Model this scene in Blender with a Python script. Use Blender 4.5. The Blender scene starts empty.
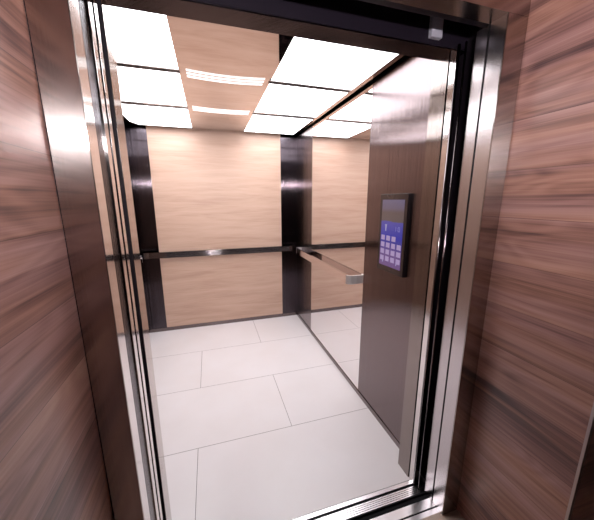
import bpy, bmesh, math, random
from mathutils import Vector, Matrix
random.seed(4)
S = bpy.context.scene
COL = S.collection

# ------------------------------------------------------------------ materials
def nmat(name):
    m = bpy.data.materials.new(name); m.use_nodes = True
    nt = m.node_tree; b = nt.nodes['Principled BSDF']
    return m, nt, b
def N(nt, t, **kw):
    n = nt.nodes.new(t)
    for k, v in kw.items(): setattr(n, k, v)
    return n
def ramp(nt, stops):
    r = N(nt, 'ShaderNodeValToRGB'); e = r.color_ramp.elements
    while len(e) < len(stops): e.new(.5)
    for i, (p, c) in enumerate(stops):
        e[i].position = p; e[i].color = (*c, 1)
    return r
def plain(name, col, rough=.5, metal=0., spec=.5):
    m, nt, b = nmat(name)
    n = N(nt, 'ShaderNodeTexNoise'); n.inputs['Scale'].default_value = 35
    tc = N(nt, 'ShaderNodeTexCoord'); nt.links.new(tc.outputs['Object'], n.inputs['Vector'])
    r = ramp(nt, [(.3, tuple(c*.96 for c in col)), (.7, tuple(min(1, c*1.04) for c in col))])
    nt.links.new(n.outputs['Fac'], r.inputs[0]); nt.links.new(r.outputs[0], b.inputs['Base Color'])
    b.inputs['Roughness'].default_value = rough; b.inputs['Metallic'].default_value = metal
    b.inputs['Specular IOR Level'].default_value = spec
    return m
def steel(name, col, rough, aniso=0., brush=0., along='V'):
    """brushed metal: hair lines run along V (vertical) or H (horizontal) and scatter reflections across them"""
    m, nt, b = nmat(name); L = nt.links.new
    b.inputs['Base Color'].default_value = (*col, 1)
    b.inputs['Metallic'].default_value = 1
    b.inputs['Roughness'].default_value = rough
    b.inputs['Anisotropic'].default_value = aniso
    g = N(nt, 'ShaderNodeNewGeometry')
    x = N(nt, 'ShaderNodeVectorMath', operation='CROSS_PRODUCT')
    L(g.outputs['Normal'], x.inputs[0]); x.inputs[1].default_value = (0.0003, 0.0007, 1)
    t = x
    if along == 'H':
        t = N(nt, 'ShaderNodeVectorMath', operation='CROSS_PRODUCT')
        L(g.outputs['Normal'], t.inputs[0]); L(x.outputs[0], t.inputs[1])
    L(t.outputs[0], b.inputs['Tangent'])
    if brush:
        tc = N(nt, 'ShaderNodeTexCoord')
        d = N(nt, 'ShaderNodeVectorMath', operation='DOT_PRODUCT'); L(tc.outputs['Object'], d.inputs[0])
        d.inputs[1].default_value = (4000, 4000, 0) if along == 'V' else (0, 0, 2500)
        fl = N(nt, 'ShaderNodeMath', operation='FLOOR'); L(d.outputs['Value'], fl.inputs[0])
        w1 = N(nt, 'ShaderNodeTexWhiteNoise', noise_dimensions='1D'); L(fl.outputs[0], w1.inputs['W'])
        ad = N(nt, 'ShaderNodeMath', operation='ADD'); L(fl.outputs[0], ad.inputs[0]); ad.inputs[1].default_value = 7321.5
        w2 = N(nt, 'ShaderNodeTexWhiteNoise', noise_dimensions='1D'); L(ad.outputs[0], w2.inputs['W'])
        sm = N(nt, 'ShaderNodeMath', operation='ADD'); L(w1.outputs['Value'], sm.inputs[0]); L(w2.outputs['Value'], sm.inputs[1])
        k = N(nt, 'ShaderNodeMath', operation='MULTIPLY_ADD'); L(sm.outputs[0], k.inputs[0]); k.inputs[1].default_value = brush; k.inputs[2].default_value = -brush
        tn = N(nt, 'ShaderNodeVectorMath', operation='NORMALIZE'); L(t.outputs[0], tn.inputs[0])
        sc = N(nt, 'ShaderNodeVectorMath', operation='SCALE'); L(tn.outputs[0], sc.inputs[0]); L(k.outputs[0], sc.inputs['Scale'])
        s_ = N(nt, 'ShaderNodeVectorMath', operation='ADD'); L(g.outputs['Normal'], s_.inputs[0]); L(sc.outputs[0], s_.inputs[1])
        nn = N(nt, 'ShaderNodeVectorMath', operation='NORMALIZE'); L(s_.outputs[0], nn.inputs[0])
        L(nn.outputs[0], b.inputs['Normal'])
    return m

def walnut():
    m, nt, b = nmat('walnut_laminate'); L = nt.links.new
    tc = N(nt, 'ShaderNodeTexCoord'); sx = N(nt, 'ShaderNodeSeparateXYZ'); L(tc.outputs['Object'], sx.inputs[0])
    u = N(nt, 'ShaderNodeMath', operation='ADD'); L(sx.outputs[0], u.inputs[0]); L(sx.outputs[1], u.inputs[1])
    # plank courses about 0.19 m high, each with its own shift of the grain
    v = N(nt, 'ShaderNodeMath', operation='MULTIPLY_ADD'); L(sx.outputs[2], v.inputs[0]); v.inputs[1].default_value = 1/.1715; v.inputs[2].default_value = .6706
    fl = N(nt, 'ShaderNodeMath', operation='FLOOR'); L(v.outputs[0], fl.inputs[0])
    fr = N(nt, 'ShaderNodeMath', operation='FRACT'); L(v.outputs[0], fr.inputs[0])
    wn = N(nt, 'ShaderNodeTexWhiteNoise', noise_dimensions='1D'); L(fl.outputs[0], wn.inputs['W'])
    off = N(nt, 'ShaderNodeMath', operation='MULTIPLY'); L(wn.outputs['Value'], off.inputs[0]); off.inputs[1].default_value = 37
    cv = N(nt, 'ShaderNodeCombineXYZ'); L(u.outputs[0], cv.inputs[0]); L(sx.outputs[2], cv.inputs[1]); L(off.outputs[0], cv.inputs[2])
    def noise(scale, sc, detail, rough=.55, dist=0.):
        mp = N(nt, 'ShaderNodeMapping'); mp.inputs['Scale'].default_value = scale; L(cv.outputs[0], mp.inputs[0])
        n = N(nt, 'ShaderNodeTexNoise'); n.inputs['Scale'].default_value = sc; n.inputs['Detail'].default_value = detail
        n.inputs['Roughness'].default_value = rough; n.inputs['Distortion'].default_value = dist
        L(mp.outputs[0], n.inputs['Vector']); return n.outputs['Fac']
    broad = noise((.9, 9, 1), 1, 3, .5, .6)
    mid = noise((.9, 58, 1), 1, 4, .6, .5)
    fine = noise((1.8, 260, 1), 1, 2, .5)
    ring = noise((1.3, 6.5, 1), 1, 1.5, .45, .3)
    tint = noise((.8, 13, 1), 1, 2, .5)
    def ma(x, k, add=None):
        n = N(nt, 'ShaderNodeMath', operation='MULTIPLY_ADD'); L(x, n.inputs[0]); n.inputs[1].default_value = k
        if add is None: n.inputs[2].default_value = 0
        elif isinstance(add, float): n.inputs[2].default_value = add
        else: L(add, n.inputs[2])
        return n.outputs[0]
    sn = N(nt, 'ShaderNodeMath', operation='SINE'); L(ma(ring, 75.), sn.inputs[0])
    c = ma(broad, .50, ma(mid, .46, ma(fine, .14, ma(sn.outputs[0], .032, ma(wn.outputs['Value'], .07, -.045)))))
    r1 = ramp(nt, [(.36, WAL[0]), (.47, WAL[1]), (.57, WAL[2]), (.72, WAL[3])]); L(c, r1.inputs[0])
    r2 = ramp(nt, [(.36, WAL[0]), (.47, WAL2[1]), (.57, WAL2[2]), (.72, WAL2[3])]); L(c, r2.inputs[0])
    tm = N(nt, 'ShaderNodeMapRange'); tm.inputs['From Min'].default_value = .38; tm.inputs['From Max'].default_value = .62; L(tint, tm.inputs['Value'])
    r = N(nt, 'ShaderNodeMix', data_type='RGBA'); L(tm.outputs[0], r.inputs['Factor']); L(r1.outputs[0], r.inputs['A']); L(r2.outputs[0], r.inputs['B'])
    # thin dark joint between courses
    lt = N(nt, 'ShaderNodeMath', operation='LESS_THAN'); L(fr.outputs[0], lt.inputs[0]); lt.inputs[1].default_value = .010
    lf = N(nt, 'ShaderNodeMath', operation='MULTIPLY'); L(lt.outputs[0], lf.inputs[0]); lf.inputs[1].default_value = .6
    mx = N(nt, 'ShaderNodeMix', data_type='RGBA'); L(lf.outputs[0], mx.inputs['Factor']); L(r.outputs['Result'], mx.inputs['A'])
    mx.inputs['B'].default_value = (.05, .025, .02, 1)
    L(mx.outputs['Result'], b.inputs['Base Color'])
    b.inputs['Roughness'].default_value = .32; b.inputs['Specular IOR Level'].default_value = .55
    bp = N(nt, 'ShaderNodeBump'); bp.inputs['Strength'].default_value = .12; bp.inputs['Distance'].default_value = .002
    L(c, bp.inputs['Height']); L(bp.outputs[0], b.inputs['Normal'])
    return m
WAL = [(.085, .044, .044), (.225, .112, .104), (.345, .180, .162), (.46, .265, .24)]
WAL2 = [None, (.25, .118, .090), (.39, .195, .148), (.50, .285, .225)]

MAP = [(.515, .325, .242), (.60, .402, .308), (.65, .452, .355)]
def maple(name='maple_laminate', MAP=MAP):
    m, nt, b = nmat(name); L = nt.links.new
    tc = N(nt, 'ShaderNodeTexCoord'); sx = N(nt, 'ShaderNodeSeparateXYZ'); L(tc.outputs['Object'], sx.inputs[0])
    u = N(nt, 'ShaderNodeMath', operation='ADD'); L(sx.outputs[0], u.inputs[0]); L(sx.outputs[1], u.inputs[1])
    cv = N(nt, 'ShaderNodeCombineXYZ'); L(u.outputs[0], cv.inputs[0]); L(sx.outputs[2], cv.inputs[1])
    def noise(scale, detail, dist=0.):
        mp = N(nt, 'ShaderNodeMapping'); mp.inputs['Scale'].default_value = scale; L(cv.outputs[0], mp.inputs[0])
        n = N(nt, 'ShaderNodeTexNoise'); n.inputs['Scale'].default_value = 1; n.inputs['Detail'].default_value = detail
        n.inputs['Distortion'].default_value = dist; L(mp.outputs[0], n.inputs['Vector']); return n.outputs['Fac']
    a = noise((1.3, 13, 1), 4, .5); f = noise((5, 120, 1), 3)
    s = N(nt, 'ShaderNodeMath', operation='MULTIPLY_ADD'); L(f, s.inputs[0]); s.inputs[1].default_value = .32
    s2 = N(nt, 'ShaderNodeMath', operation='MULTIPLY'); L(a, s2.inputs[0]); s2.inputs[1].default_value = .68; L(s2.outputs[0], s.inputs[2])
    r = ramp(nt, [(.34, MAP[0]), (.5, MAP[1]), (.66, MAP[2])]); L(s.outputs[0], r.inputs[0])
    L(r.outputs[0], b.inputs['Base Color'])
    b.inputs['Roughness'].default_value = .38; b.inputs['Specular IOR Level'].default_value = .4
    return m

def tile(name, col, joint, x0, y0, w, h, rough):
    m, nt, b = nmat(name); L = nt.links.new
    tc = N(nt, 'ShaderNodeTexCoord'); mp = N(nt, 'ShaderNodeMapping'); mp.inputs['Location'].default_value = (-x0, -y0, 0)
    L(tc.outputs['Object'], mp.inputs[0])
    br = N(nt, 'ShaderNodeTexBrick'); br.offset = .5; br.inputs['Scale'].default_value = 1
    br.inputs['Brick Width'].default_value = w; br.inputs['Row Height'].default_value = h
    br.inputs['Mortar Size'].default_value = .0018; br.inputs['Mortar Smooth'].default_value = .1
    br.inputs['Color1'].default_value = (*col, 1); br.inputs['Color2'].default_value = tuple(c*.985 for c in col)+(1,)
    br.inputs['Mortar'].default_value = (*joint, 1)
    L(mp.outputs[0], br.inputs['Vector'])
    n = N(nt, 'ShaderNodeTexNoise'); n.inputs['Scale'].default_value = 2.5; n.inputs['Detail'].default_value = 5
    L(tc.outputs['Object'], n.inputs['Vector'])
    r = ramp(nt, [(.35, (.965, .955, .945)), (.65, (1, 1, 1))]); L(n.outputs['Fac'], r.inputs[0])
    mx = N(nt, 'ShaderNodeMix', data_type='RGBA', blend_type='MULTIPLY'); mx.inputs['Factor'].default_value = 1
    L(br.outputs['Color'], mx.inputs['A']); L(r.outputs[0], mx.inputs['B'])
    L(mx.outputs['Result'], b.inputs['Base Color']); b.inputs['Roughness'].default_value = rough
    b.inputs['Specular IOR Level'].default_value = .4
    return m
def glow(name, col, strength, base=.6):
    m, nt, b = nmat(name)
    n = N(nt, 'ShaderNodeTexNoise'); n.inputs['Scale'].default_value = 3
    tc = N(nt, 'ShaderNodeTexCoord'); nt.links.new(tc.outputs['Object'], n.inputs['Vector'])
    r = ramp(nt, [(.3, tuple(c*.97 for c in col)), (.7, col)])
    nt.links.new(n.outputs['Fac'], r.inputs[0])
    b.inputs['Base Color'].default_value = (base, base, base, 1); b.inputs['Roughness'].default_value = .4
    nt.links.new(r.outputs[0], b.inputs['Emission Color']); b.inputs['Emission Strength'].default_value = strength
    return m

ADDED_LIGHT = 380.  # strength of the added light behind the camera
M = dict(
    walnut=walnut(), maple=maple(),
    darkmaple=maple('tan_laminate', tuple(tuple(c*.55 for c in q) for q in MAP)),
    frame=steel('brushed_stainless', (.47, .425, .41), .14, .9, .06),
    jamb=steel('polished_stainless', (.70, .655, .645), .10, .95),
    dark=steel('black_brushed_steel', (.082, .068, .078), .15, 1., .28),
    cop=steel('dark_brushed_steel', (.19, .148, .15), .16, 1., .13),
    post=steel('bronze_brushed_steel', (.30, .25, .25), .14, 1., .22),
    jamb_tan=steel('tinted_car_jamb_steel', (.46, .40, .37), .09, .9),
    dark_round=plain('dark_polished_bar', (.20, .165, .17), .16, 1.),
    zinc=plain('zinc_plate', (.34, .32, .38), .5),
    retn=steel('satin_stainless', (.57, .525, .535), .24, .5, .03),
    carjamb=steel('car_jamb_steel', (.27, .225, .21), .13, 1., .10),
    mirror=steel('mirror_glass', (.86, .835, .835), .006),
    ceil=steel('polished_ceiling_steel', (.70, .64, .61), .02),
    rail=steel('rail_steel', (.86, .815, .81), .09, 0),
    rail_end=steel('satin_rail_end', (.9, .87, .87), .42, 0),
    darkrail=steel('dark_rail_steel', (.16, .14, .14), .14, 1., .30, 'H'),
    skirt=steel('skirting_steel', (.22, .18, .18), .14, 1., .30, 'H'),
    black=plain('black_paint', (.010, .007, .012), .35, 0., .25),
    rubber=plain('black_rubber', (.010, .007, .010), .5, 0., .15),
    shaft=plain('dark_shaft', (.02, .017, .02), .7),
    alu=steel('sill_aluminium', (.80, .765, .78), .3, .4, 0, 'H'),
    tile=tile('white_porcelain_tile', (.84, .79, .80), (.27, .22, .215), 1.043, 1.583, 1.2, .6, .28),
    lobbytile=tile('beige_lobby_tile', (.55, .43, .36), (.25, .2, .18), 0, .1, .6, .6, .35),
    lobbywall=plain('dark_lobby_wall', (.045, .03, .028), .6),
    lobbyceil=plain('lobby_ceiling_paint', (.10, .085, .08), .8),
    trim=steel('edge_trim_metal', (.5, .43, .43), .3, .3, 0, 'H'),
    lamp=glow('ceiling_light_diffuser', (.95, .96, 1), 6.7),
    rim=plain('light_rim_metal', (.36, .33, .33), .35, .6),
    slot=glow('lit_air_slot', (1, .97, .96), 1.1),
    added_glow=glow('added_light_face', (1, .945, .96), ADDED_LIGHT),  # glow of the added, unseen light in the lobby
    plastic=plain('black_plastic', (.012, .008, .009), .25),
    bezel=plain('smoked_glass', (.035, .022, .02), .15),
)

# ------------------------------------------------------------------ mesh helpers
def add_box(bm, x0, x1, y0, y1, z0, z1):
    v = [bm.verts.new((x, y, z)) for x in (x0, x1) for y in (y0, y1) for z in (z0, z1)]
    for f in ((0, 1, 3, 2), (4, 6, 7, 5), (0, 4, 5, 1), (2, 3, 7, 6), (0, 2, 6, 4), (1, 5, 7, 3)):
        bm.faces.new([v[i] for i in f])
def add_prism(bm, pts, z0, z1, axis='Z'):
    """polygon in plan extruded between two heights (axis Z) or along X / Y"""
    def P(a, b, c):
        return {'Z': (a, b, c), 'X': (c, a, b), 'Y': (a, c, b)}[axis]
    lo = [bm.verts.new(P(a, b, z0)) for a, b in pts]; hi = [bm.verts.new(P(a, b, z1)) for a, b in pts]
    bm.faces.new(lo[::-1]); bm.faces.new(hi)
    n = len(pts)
    for i in range(n): bm.faces.new((lo[i], lo[(i+1) % n], hi[(i+1) % n], hi[i]))
def obj(name, bm, mat, parent=None, bevel=0.):
    bmesh.ops.recalc_face_normals(bm, faces=bm.faces)
    me = bpy.data.meshes.new(name); bm.to_mesh(me); bm.free()
    o = bpy.data.objects.new(name, me); COL.objects.link(o)
    me.materials.append(M[mat] if isinstance(mat, str) else mat)
    if parent:
        o.parent = parent; o.matrix_parent_inverse = parent.matrix_world.inverted()
    if bevel:
        b = o.modifiers.new('bevel', 'BEVEL'); b.width = bevel; b.segments = 2; b.limit_method = 'ANGLE'
    return o
def box(name, mat, x0, x1, y0, y1, z0, z1, parent=None, bevel=0.):
    bm = bmesh.new(); add_box(bm, min(x0, x1), max(x0, x1), min(y0, y1), max(y0, y1), min(z0, z1), max(z0, z1))
    return obj(name, bm, mat, parent, bevel)
def thing(name, loc, label, cat, group=None):
    o = bpy.data.objects.new(name, None); COL.objects.link(o); o.location = loc
    o.matrix_world = Matrix.Translation(loc); o.empty_display_size = .1
    return tag(o, label, cat, group)
def tag(o, label, cat, group=None):
    o['label'] = label; o['category'] = cat
    if group: o['group'] = group
    return o
def struct(o, label=None, cat=None):
    o['kind'] = 'structure'
    if label: o['label'] = label
    if cat: o['category'] = cat
    return o

# ------------------------------------------------------------------ measures (metres, camera stands at x=0, y=0)
XL, XR, YB, YF = -.752, 1.0275, 3.382, 1.135      # inside faces of the car
ZC = 2.215                                        # underside of the hung ceiling
JL, JR = -.258, .955                             # car door jambs
FL, FR = -.264, .986                              # landing frame, clear opening
NL, NR = -.3474, 1.079                            # niche side walls
YN = .835                                         # front face of the landing frame
ZH = 2.1                                          # landing frame head
ZJ = 2.078                                        # car door head

# ---- car shell
struct(box('floor', 'tile', XL-.03, XR+.03, 1.0325, YB+.03, -.05, 0), 'glossy white large-format tile floor of the lift car', 'floor')
wb = box('wall_back', 'shaft', XL-.05, XR+.05, YB+.012, YB+.05, 0, 2.45)
struct(wb, 'rear wall of the lift car with maple panel between black steel posts', 'wall')
box('maple_panel', 'maple', -.5537, .8318, YB, YB+.012, .042, 2.42, wb)
box('corner_post', 'dark', XL, -.5545, YB+.001, YB+.012, .042, 2.42, wb)
box('corner_post', 'dark', .8326, XR, YB+.001, YB+.012, .042, 2.42, wb)
struct(box('baseboard_back', 'skirt', XL, XR, YB-.004, YB+.012, 0, .0415), 'dark steel skirting along the rear wall', 'skirting')
wr = box('wall_right', 'shaft', XR+.006, XR+.05, 1.10, YB+.05, 0, 2.45)
struct(wr, 'right wall of the lift car', 'wall')
box('steel_panel', 'cop', XR, XR+.006, YF-.05, 1.7415, .034, 2.42, wr)
box('corner_post', 'post', XR, XR+.006, 2.8355, YB-.0005, .034, 2.42, wr)
struct(box('baseboard_right', 'skirt', XR-.005, XR+.006, YF, YB-.004, 0, .0335), 'dark steel skirting along the right wall', 'skirting')
tag(box('mirror', 'mirror', XR, XR+.006, 1.7425, 2.8345, .034, 2.42), 'tall frameless mirror in the middle of the right wall behind the chrome handrail', 'mirror')
wl = box('wall_left', 'shaft', XL-.05, XL-.012, 1.10, YB+.05, 0, 2.45)
struct(wl, 'left wall of the lift car', 'wall')
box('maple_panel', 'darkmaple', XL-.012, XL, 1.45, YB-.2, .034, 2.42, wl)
box('corner_post', 'dark', XL-.012, XL-.001, YB-.2, YB, .034, 2.42, wl)
box('corner_post', 'dark', XL-.012, XL-.001, 1.10, 1.45, .034, 2.42, wl)
struct(box('baseboard_left', 'skirt', XL-.012, XL+.005, YF, YB-.004, 0, .0335), 'dark steel skirting along the left wall', 'skirting')
struct(box('ceiling', 'shaft', XL-.05, XR+.05, 1.06, YB+.05, 2.42, 2.47), 'black car roof above the hung ceiling', 'ceiling')

# ---- hung ceiling
hc = thing('suspended_ceiling', (.15, 2.26, ZC), 'polished steel ceiling panel of the lift hung below the black roof gap, holding six square lights', 'ceiling panel')
X0, X1, Y0, Y1 = -.700, 1.002, 1.20, 3.335
LX = [(-.655, -.115), (.418, .963)]
LY = [(1.255, 1.897), (1.945, 2.572), (2.645, 3.292)]
bm = bmesh.new()
cut = .07
add_prism(bm, [(X0, Y0), (X1, Y0), (X1, Y1-.02), (X1-.02, Y1), (X0+cut, Y1), (X0, Y1-cut*1.6)], ZC, ZC+.012)
obj('steel_sheet', bm, 'ceil', hc)
for i, (a, b) in enumerate(LX):
    for j, (c, d) in enumerate(LY):
        bm = bmesh.new()
        if i == 0 and j == 2:
            pts = [(a, c), (b, c), (b, d), (a+.055, d), (a, d-.10)]
        else:
            pts = [(a, c), (b, c), (b, d), (a, d)]
        add_prism(bm, pts, ZC-.003, ZC-.0002)
        lp = obj('light_panel', bm, 'lamp', hc)
        bm = bmesh.new(); w_ = .011
        add_box(bm, a-w_, b+w_*.4, c-w_, c-.0003, ZC-.006, ZC-.0003)
        if not (i == 0 and j == 2):
            add_box(bm, a-w_, b+w_*.4, d+.0003, d+w_, ZC-.006, ZC-.0003)
        else:
            add_box(bm, a+.055, b+w_*.4, d+.0003, d+w_, ZC-.006, ZC-.0003)
        obj('light_rim', bm, 'rim', lp)
def arc_slot(yc, half=.0115):
    bm = bmesh.new(); n = 14; xa, xb = -.075, .376; lo = []; hi = []
    for k in range(n+1):
        t = k/n; x = xa+(xb-xa)*t; y = yc+.026*(1-(2*t-1)**2)
        lo.append((x, y-half)); hi.append((x, y+half))
    for k in range(n):
        q = [lo[k], lo[k+1], hi[k+1], hi[k]]
        add_prism(bm, q, ZC-.0025, ZC-.0002)
    bmesh.ops.remove_doubles(bm, verts=bm.verts, dist=1e-5)
    return bm
for base in (1.897, 2.577):
    for k in range(3):
        obj('air_slot', arc_slot(base+.0445*k), 'slot', hc)

# ---- handrails
def flat_rail(name, label, mat, a, b, wall, horiz):
    """flat bar with both ends turned in to the wall"""
    t, h0, h1 = .012, .872, .938
    o = thing(name, ((a+b)/2, wall, h0) if horiz else (wall, (a+b)/2, h0), label, 'handrail')
    st = .072 if not horiz else .058
    # centre line in (along, stand-off): out of the wall, round a tight bend, along, and back
    R_, n_ = .030, 8; q = st-t/2; path = [(a+t/2, .0006)]
    for k in range(n_+1):
        g = math.pi-k*math.pi/2/n_; path.append((a+t/2+R_+R_*math.cos(g), q-R_+R_*math.sin(g)))
    for k in range(n_+1):
        g = math.pi/2-k*math.pi/2/n_; path.append((b-t/2-R_+R_*math.cos(g), q-R_+R_*math.sin(g)))
    path.append((b-t/2, .0006))
    L_, R2 = [], []
    for i, (x, y) in enumerate(path):
        x0, y0 = path[max(i-1, 0)]; x1, y1 = path[min(i+1, len(path)-1)]
        d = math.hypot(x1-x0, y1-y0); nx, ny = -(y1-y0)/d, (x1-x0)/d
        L_.append((x+nx*t/2, y+ny*t/2)); R2.append((x-nx*t/2, y-ny*t/2))
    def piece(n, i0, i1):
        bm = bmesh.new(); pts = L_[i0:i1+1]+R2[i0:i1+1][::-1]
        pts = [((x, wall-y) if horiz else (wall-y, x)) for x, y in pts]
        m_ = i1-i0+1; lo = [bm.verts.new((x, y, h0)) for x, y in pts]; hi = [bm.verts.new((x, y, h1)) for x, y in pts]
        N_ = len(pts)
        for i in range(m_-1):
            j = N_-1-i
            bm.faces.new((lo[i], lo[i+1], lo[j-1], lo[j])); bm.faces.new((hi[i], hi[i+1], hi[j-1], hi[j]))
        for i in range(N_):
            f_ = bm.faces.new((lo[i], lo[(i+1) % N_], hi[(i+1) % N_], hi[i])); f_.smooth = abs(i-(m_-1)) > 0 and i != N_-1
        e = obj(n, bm, 'rail_end' if (n == 'end_bracket' and not horiz) else mat, o)
        e.data.set_sharp_from_angle(angle=.6)
        return e
    c1, c2 = n_+1, n_+2
    piece('end_bracket', 0, c1); piece('bar', c1, c2); piece('end_bracket', c2, len(path)-1)
    return o
flat_rail('handrail', 'flat chrome handrail standing off the mirror on the right wall', 'rail', 1.838, 3.19, XR, False)
flat_rail('handrail', 'flat dark handrail running across the maple panel of the rear wall', 'darkrail', -.735, .985, YB, True)

lr = flat_rail('handrail', 'flat chrome handrail on the tan left wall of the lift car', 'rail', 1.5, 3.19, XL-.0, False)
for c_ in lr.children:
    me_ = c_.data
    for v_ in me_.vertices: v_.co.x = 2*XL-v_.co.x
    me_.flip_normals()
# ---- touch display on the right wall
XD = 1.0075
dp = thing('control_display', (XD, 1.41, 1.06), 'black upright touchscreen control box with glowing blue keypad on the dark steel wall', 'control panel')
box('housing', 'plastic', XD, XR, 1.292, 1.549, 1.068, 1.528, dp, .002)
box('glass', 'bezel', XD-.0015, XD, 1.295, 1.546, 1.071, 1.525, dp)
def screen_mat():
    m, nt, b = nmat('screen_and_reflection'); L = nt.links.new
    tc = N(nt, 'ShaderNodeTexCoord'); sx = N(nt, 'ShaderNodeSeparateXYZ'); L(tc.outputs['Object'], sx.inputs[0])
    mr = N(nt, 'ShaderNodeMapRange'); mr.inputs['From Min'].default_value = 1.105; mr.inputs['From Max'].default_value = 1.495
    n = N(nt, 'ShaderNodeTexNoise'); n.inputs['Scale'].default_value = 9; L(tc.outputs['Object'], n.inputs['Vector'])
    ad = N(nt, 'ShaderNodeMath', operation='MULTIPLY_ADD'); L(n.outputs['Fac'], ad.inputs[0]); ad.inputs[1].default_value = .02; L(sx.outputs[2], ad.inputs[2])
    L(ad.outputs[0], mr.inputs['Value'])
    r = ramp(nt, [(0, (.17, .09, .24)), (.22, (.16, .09, .26)), (.40, (.06, .05, .30)), (.47, (.035, .035, .36)), (.62, (.075, .065, .36)), (.70, (.09, .075, .36)), (.715, (.13, .09, .085)), (.84, (.13, .085, .08)), (.90, (.15, .11, .16)), (1, (.15, .12, .20))])  # brown and lilac top stops paint a reflection into the screen
    L(mr.outputs[0], r.inputs[0]); b.inputs['Base Color'].default_value = (.01, .01, .012, 1); b.inputs['Roughness'].default_value = .2
    L(r.outputs[0], b.inputs['Emission Color']); b.inputs['Emission Strength'].default_value = .8
    return m
SC = box('screen', screen_mat(), XD-.0025, XD-.0015, 1.317, 1.523, 1.103, 1.495, dp)
KM = glow('key_glow', (.46, .33, .60), .72, .02); IM = glow('icon_glow', (.50, .45, .75), .6, .02)
XS = XD-.0025
for r_ in range(4):
    for c in range(4):
        if r_ == 0 and c == 3: continue
        yy = 1.496-.052*c; zz = 1.272-.0415*r_
        bm = bmesh.new(); add_box(bm, XS-.001, XS, yy-.018, yy+.018, zz-.0145, zz+.0145)
        k = obj('key', bm, KM, SC)
def seg(name, parts, mat=None):
    bm = bmesh.new()
    for y0, y1, z0, z1 in parts: add_box(bm, XS-.001, XS, y0, y1, z0, z1)
    return obj(name, bm, mat or IM, SC)
bm = bmesh.new()
add_prism(bm, [(1.483, 1.352), (1.463, 1.352), (1.467, 1.338), (1.469, 1.312), (1.477, 1.312), (1.479, 1.338)], XS-.001, XS, 'X')
obj('arrow_symbol', bm, IM, SC)
DG = glow('digit_glow', (.22, .2, .60), .7, .02)
seg('clock_digits', [(1.376, 1.379, 1.318, 1.345), (1.363, 1.366, 1.325, 1.328), (1.363, 1.366, 1.336, 1.339), (1.341, 1.344, 1.318, 1.345), (1.344, 1.354, 1.342, 1.345), (1.344, 1.354, 1.318, 1.321), (1.354, 1.357, 1.318, 1.345)], DG)
seg('arrow_mark', [(1.484, 1.490, 1.122, 1.134)])
seg('arrow_mark', [(1.352, 1.358, 1.122, 1.134)])

# ---- car front: jambs, head
wf = struct(box('wall_front', 'dark', XL-.05, JL-.0125, 1.085, 1.1685, 0, 2.42), 'front return of the lift car beside the left door jamb', 'wall')
box('edge_seal', 'rubber', JL-.05, JL-.0015, 1.0755, 1.078, .0, ZJ, wf)
box('jamb_panel', 'jamb_tan', JL-.012, JL, 1.0785, 1.1685, 0, ZJ, wf)
wf2 = struct(box('wall_front_right', 'dark', JR+.013, XR+.05, YF-.03, YF-.001, 0, 2.42), 'front return of the lift car beside the right door jamb', 'wall')
box('jamb_panel', 'carjamb', JR, JR+.013, 1.047, YF, 0, ZJ, wf2)
box('jamb_strip', 'jamb', JR+.003, JR+.013, 1.012, 1.041, .0, ZJ, wf2)
box('jamb_backing', 'rubber', JR+.006, JR+.02, 1.012, 1.06, .0, ZJ, wf2)
hd = struct(box('trim_1', 'dark', JL-.3, XR+.05, 1.045, YF, ZJ, 2.42), 'dark steel head over the car doorway', 'trim')
box('header_plate', 'black', JL-.3, XR+.05, 1.040, 1.0445, ZJ+.004, 2.42, hd)
box('hanger_bracket', 'zinc', .842, .892, 1.022, 1.0395, 2.098, 2.20, hd, .001)

# ---- doors slid open into the left pocket
def sliding(name, label, y0, y1, xe, mat='jamb'):
    o = thing(name, (xe-.35, (y0+y1)/2, .005), label, 'door')
    box('door_leaf', mat, xe-.70, xe, y0, y1, .008, 2.15, o, .001)
    box('edge_seal', 'rubber', xe-.02, xe-.004, y1+.0002, y1+.0045, .008, 2.15, o)
    return o
sliding('landing_door', 'outer steel door leaf slid open, its thin bright edge behind the left frame post', .960, .991, -.2605)
sliding('car_door', 'inner steel door leaf slid open, its narrow edge beside the left car jamb', 1.008, 1.036, -.2605)

# ---- landing door frame
fr = struct(thing('door_1', (.36, YN, 0), 'brushed stainless steel frame around the lift doorway', 'door frame'))
T = .0015
def ell(xf0, xi):
    """front face strip with its polished return into the opening"""
    s_ = 1 if xi > .3 else -1
    p = box('frame_post', 'frame', xf0, xi, YN, YN+.004, 0, ZH, fr, .0012)
    box('polished_return', 'jamb' if s_ < 0 else 'retn', xi, xi+s_*.004, YN+.0042, YN+.063, 0, ZH, p)
ell(NL+.0035, FL); ell(NR-.0035, FR)
box('joint_backing', 'rubber', NL+.0003, NL+.012, YN+.0045, YN+.012, 0, 2.2, fr)
box('joint_backing', 'rubber', NR-.012, NR-.0003, YN+.0045, YN+.012, 0, 2.2, fr)
box('inner_strip', 'dark', FL-.006, FL-.001, YN+.069, .9585, 0, ZH, fr)
box('inner_strip', 'retn', FR, FR+.005, YN+.072, YN+.120, 0, ZH, fr)
box('joint_backing', 'rubber', FL-.012, FL-.0062, YN+.0045, .958, 0, ZH, fr)
box('joint_backing', 'rubber', FR+.0052, FR+.012, YN+.0045, .955, 0, ZH, fr)
bm = bmesh.new()
add_prism(bm, [(YN, ZH), (YN+.068, ZH), (YN+.068, ZH+.004), (YN+.004, ZH+.004), (YN+.004, ZH+.09), (YN, ZH+.09)], NL+.0035, NR-.0035, 'X')
obj('frame_head', bm, 'frame', fr)
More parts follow.
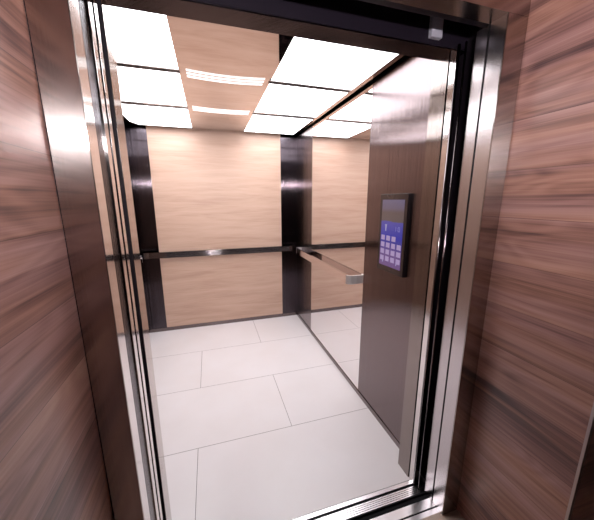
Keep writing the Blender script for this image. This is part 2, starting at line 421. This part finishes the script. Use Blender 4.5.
# the dark slot between the two right jambs
sl = struct(box('trim_2', 'rubber', 1.035, 1.06, .955, 1.10, 0, 2.42), 'dark closing slot between the right door posts', 'trim')
def round_bar(name, mat, x, y, r_, parent):
    bm = bmesh.new()
    add_prism(bm, [(x+r_*math.cos(k*math.pi/10), y+r_*math.sin(k*math.pi/10)) for k in range(20)], 0, ZJ)
    o = obj(name, bm, mat, parent)
    for p_ in o.data.polygons: p_.use_smooth = len(p_.vertices) == 4
    return o
round_bar('strike_bar', 'dark_round', .9585, 1.0035, .0055, sl)
round_bar('strike_bar', 'dark_round', .9660, .978, .0040, sl)
box('slot_back', 'black', FR+.012, 1.06, .956, .962, 0, 2.42, sl)
struct(box('trim_3', 'shaft', -1.0, 1.06, .85, 1.04, 2.42, 2.47), 'dark shaft over the door gap', 'trim')
struct(box('trim_4', 'black', -1.0, 1.06, YN+.068, YN+.10, ZH+.005, 2.42), 'black door track cover behind the frame head', 'trim')

# ---- sills
cs = thing('door_sill', (.35, 1.0, -.03), 'grooved aluminium sill at the edge of the white car floor', 'sill')
box('back_strip', 'alu', JL-.2, XR, 1.012, 1.030, -.03, -.0005, cs)
box('rear_groove', 'black', JL-.2, XR, 1.0303, 1.0322, -.03, -.0022, cs)
box('groove_floor', 'black', JL-.2, XR, .957, 1.0115, -.03, -.012, cs)
bm = bmesh.new()
for k in range(5):
    y = .957+k*.0088; add_box(bm, JL-.2, XR, y, y+.0062, -.0119, -.001)
obj('grooved_plate', bm, 'alu', cs)
ls = thing('door_sill', (.36, .9, -.03), 'smooth aluminium landing sill in front of the dark running gap', 'sill')
box('sill_plate', 'alu', -1.0, 1.06, .882, .922, -.03, -.001, ls)
box('front_groove', 'black', -1.0, 1.06, .8745, .8815, -.03, -.003, ls)
box('front_strip', 'alu', -1.0, 1.06, .852, .874, -.03, -.001, ls)
struct(box('floor_gap', 'shaft', -1.1, 1.1, .85, 1.06, -.30, -.25), 'dark shaft below the running gap', 'floor')

# ---- landing: niche, lobby
struct(box('floor_lobby', 'lobbytile', -2.2, 3.0, -1.7, .8515, -.05, 0), 'beige tiled lobby floor', 'floor')
struct(box('wall_niche_left', 'walnut', NL-.06, NL, .457, YN+.02, 0, 2.7), 'walnut laminate side wall left of the lift frame', 'wall')
struct(box('wall_niche_right', 'walnut', NR, NR+.06, .457, YN+.02, 0, 2.7), 'walnut laminate side wall right of the lift frame', 'wall')
struct(box('wall_over_frame', 'walnut', NL, NR, YN, YN+.02, ZH+.0905, 2.7), 'walnut laminate above the lift frame', 'wall')
struct(box('trim_5', 'trim', NR-.002, NR+.012, .449, .457, 0, 2.7), 'slim metal edge trim at the end of the right walnut wall', 'trim')
struct(box('trim_6', 'trim', NL-.012, NL+.002, .449, .457, 0, 2.7), 'slim metal edge trim at the end of the left walnut wall', 'trim')
struct(box('wall_lobby_right', 'walnut', NR+.012, 3.0, .449, .52, 0, 2.7), 'walnut lobby wall beyond the right edge trim', 'wall')
struct(box('wall_lobby_left', 'walnut', -2.2, NL-.012, .449, .52, 0, 2.7), 'walnut lobby wall left of the niche', 'wall')
struct(box('wall_lobby_back', 'lobbywall', -2.2, 3.0, -1.75, -1.7, 0, 2.7), 'dark lobby wall opposite the lift', 'wall')
struct(box('wall_lobby_west', 'lobbywall', -2.25, -2.2, -1.75, .52, 0, 2.7), 'dark lobby side wall', 'wall')
struct(box('wall_lobby_east', 'lobbywall', 3.0, 3.05, -1.75, .52, 0, 2.7), 'dark lobby side wall', 'wall')
struct(box('ceiling_lobby', 'lobbyceil', -2.25, 3.05, -1.75, YN+.02, 2.7, 2.75), 'lobby ceiling', 'ceiling')
# added light standing in for the camera flash; its pendant body is made up
PX, PY, PZ = .045, -.36, 1.845
pl = thing('added_light', (PX, PY, 2.7), 'added unseen light behind the camera, standing in for a flash', 'lamp')
box('ceiling_rose', 'trim', PX-.05, PX+.05, PY-.05, PY+.05, 2.68, 2.6995, pl, .006)
box('light_shield', 'trim', PX-.22, PX+.22, PY-.115, PY+.115, PZ-.055, PZ-.045, pl, .003)  # added to hold light off the lower niche walls
box('stem', 'trim', PX-.006, PX+.006, PY-.006, PY+.006, PZ+.05, 2.68, pl)
box('top_shield', 'trim', PX-.175, PX+.175, PY-.07, PY+.07, PZ+.041, PZ+.052, pl, .003)  # added overhang, dims the light sent upward
box('added_light_face', 'added_glow', PX-.145, PX+.145, PY-.04, PY+.04, PZ-.04, PZ+.0405, pl, .012)

# ------------------------------------------------------------------ world, camera, view
w = bpy.data.worlds.new('World'); S.world = w; w.use_nodes = True
w.node_tree.nodes['Background'].inputs[0].default_value = (.5, .45, .5, 1)
w.node_tree.nodes['Background'].inputs[1].default_value = .02
cd = bpy.data.cameras.new('camera'); cam = bpy.data.objects.new('camera', cd); COL.objects.link(cam)
r = Vector((0.9564922, -0.29174965, -0.00219234)); u = Vector((0.06327401, 0.20009476, 0.9777313)); f = Vector((0.28481409, 0.93533108, -0.20984925))
cam.matrix_world = Matrix(((r.x, u.x, -f.x, 0), (r.y, u.y, -f.y, 0), (r.z, u.z, -f.z, 1.5), (0, 0, 0, 1)))
cd.sensor_fit = 'HORIZONTAL'; cd.sensor_width = 36; cd.lens = 284.3/594*36; cd.clip_start = .02
S.camera = cam
S.view_settings.view_transform = 'Standard'; S.view_settings.look = 'None'
S.view_settings.exposure = 0.0; S.view_settings.gamma = 1; S.view_settings.use_curve_mapping = False
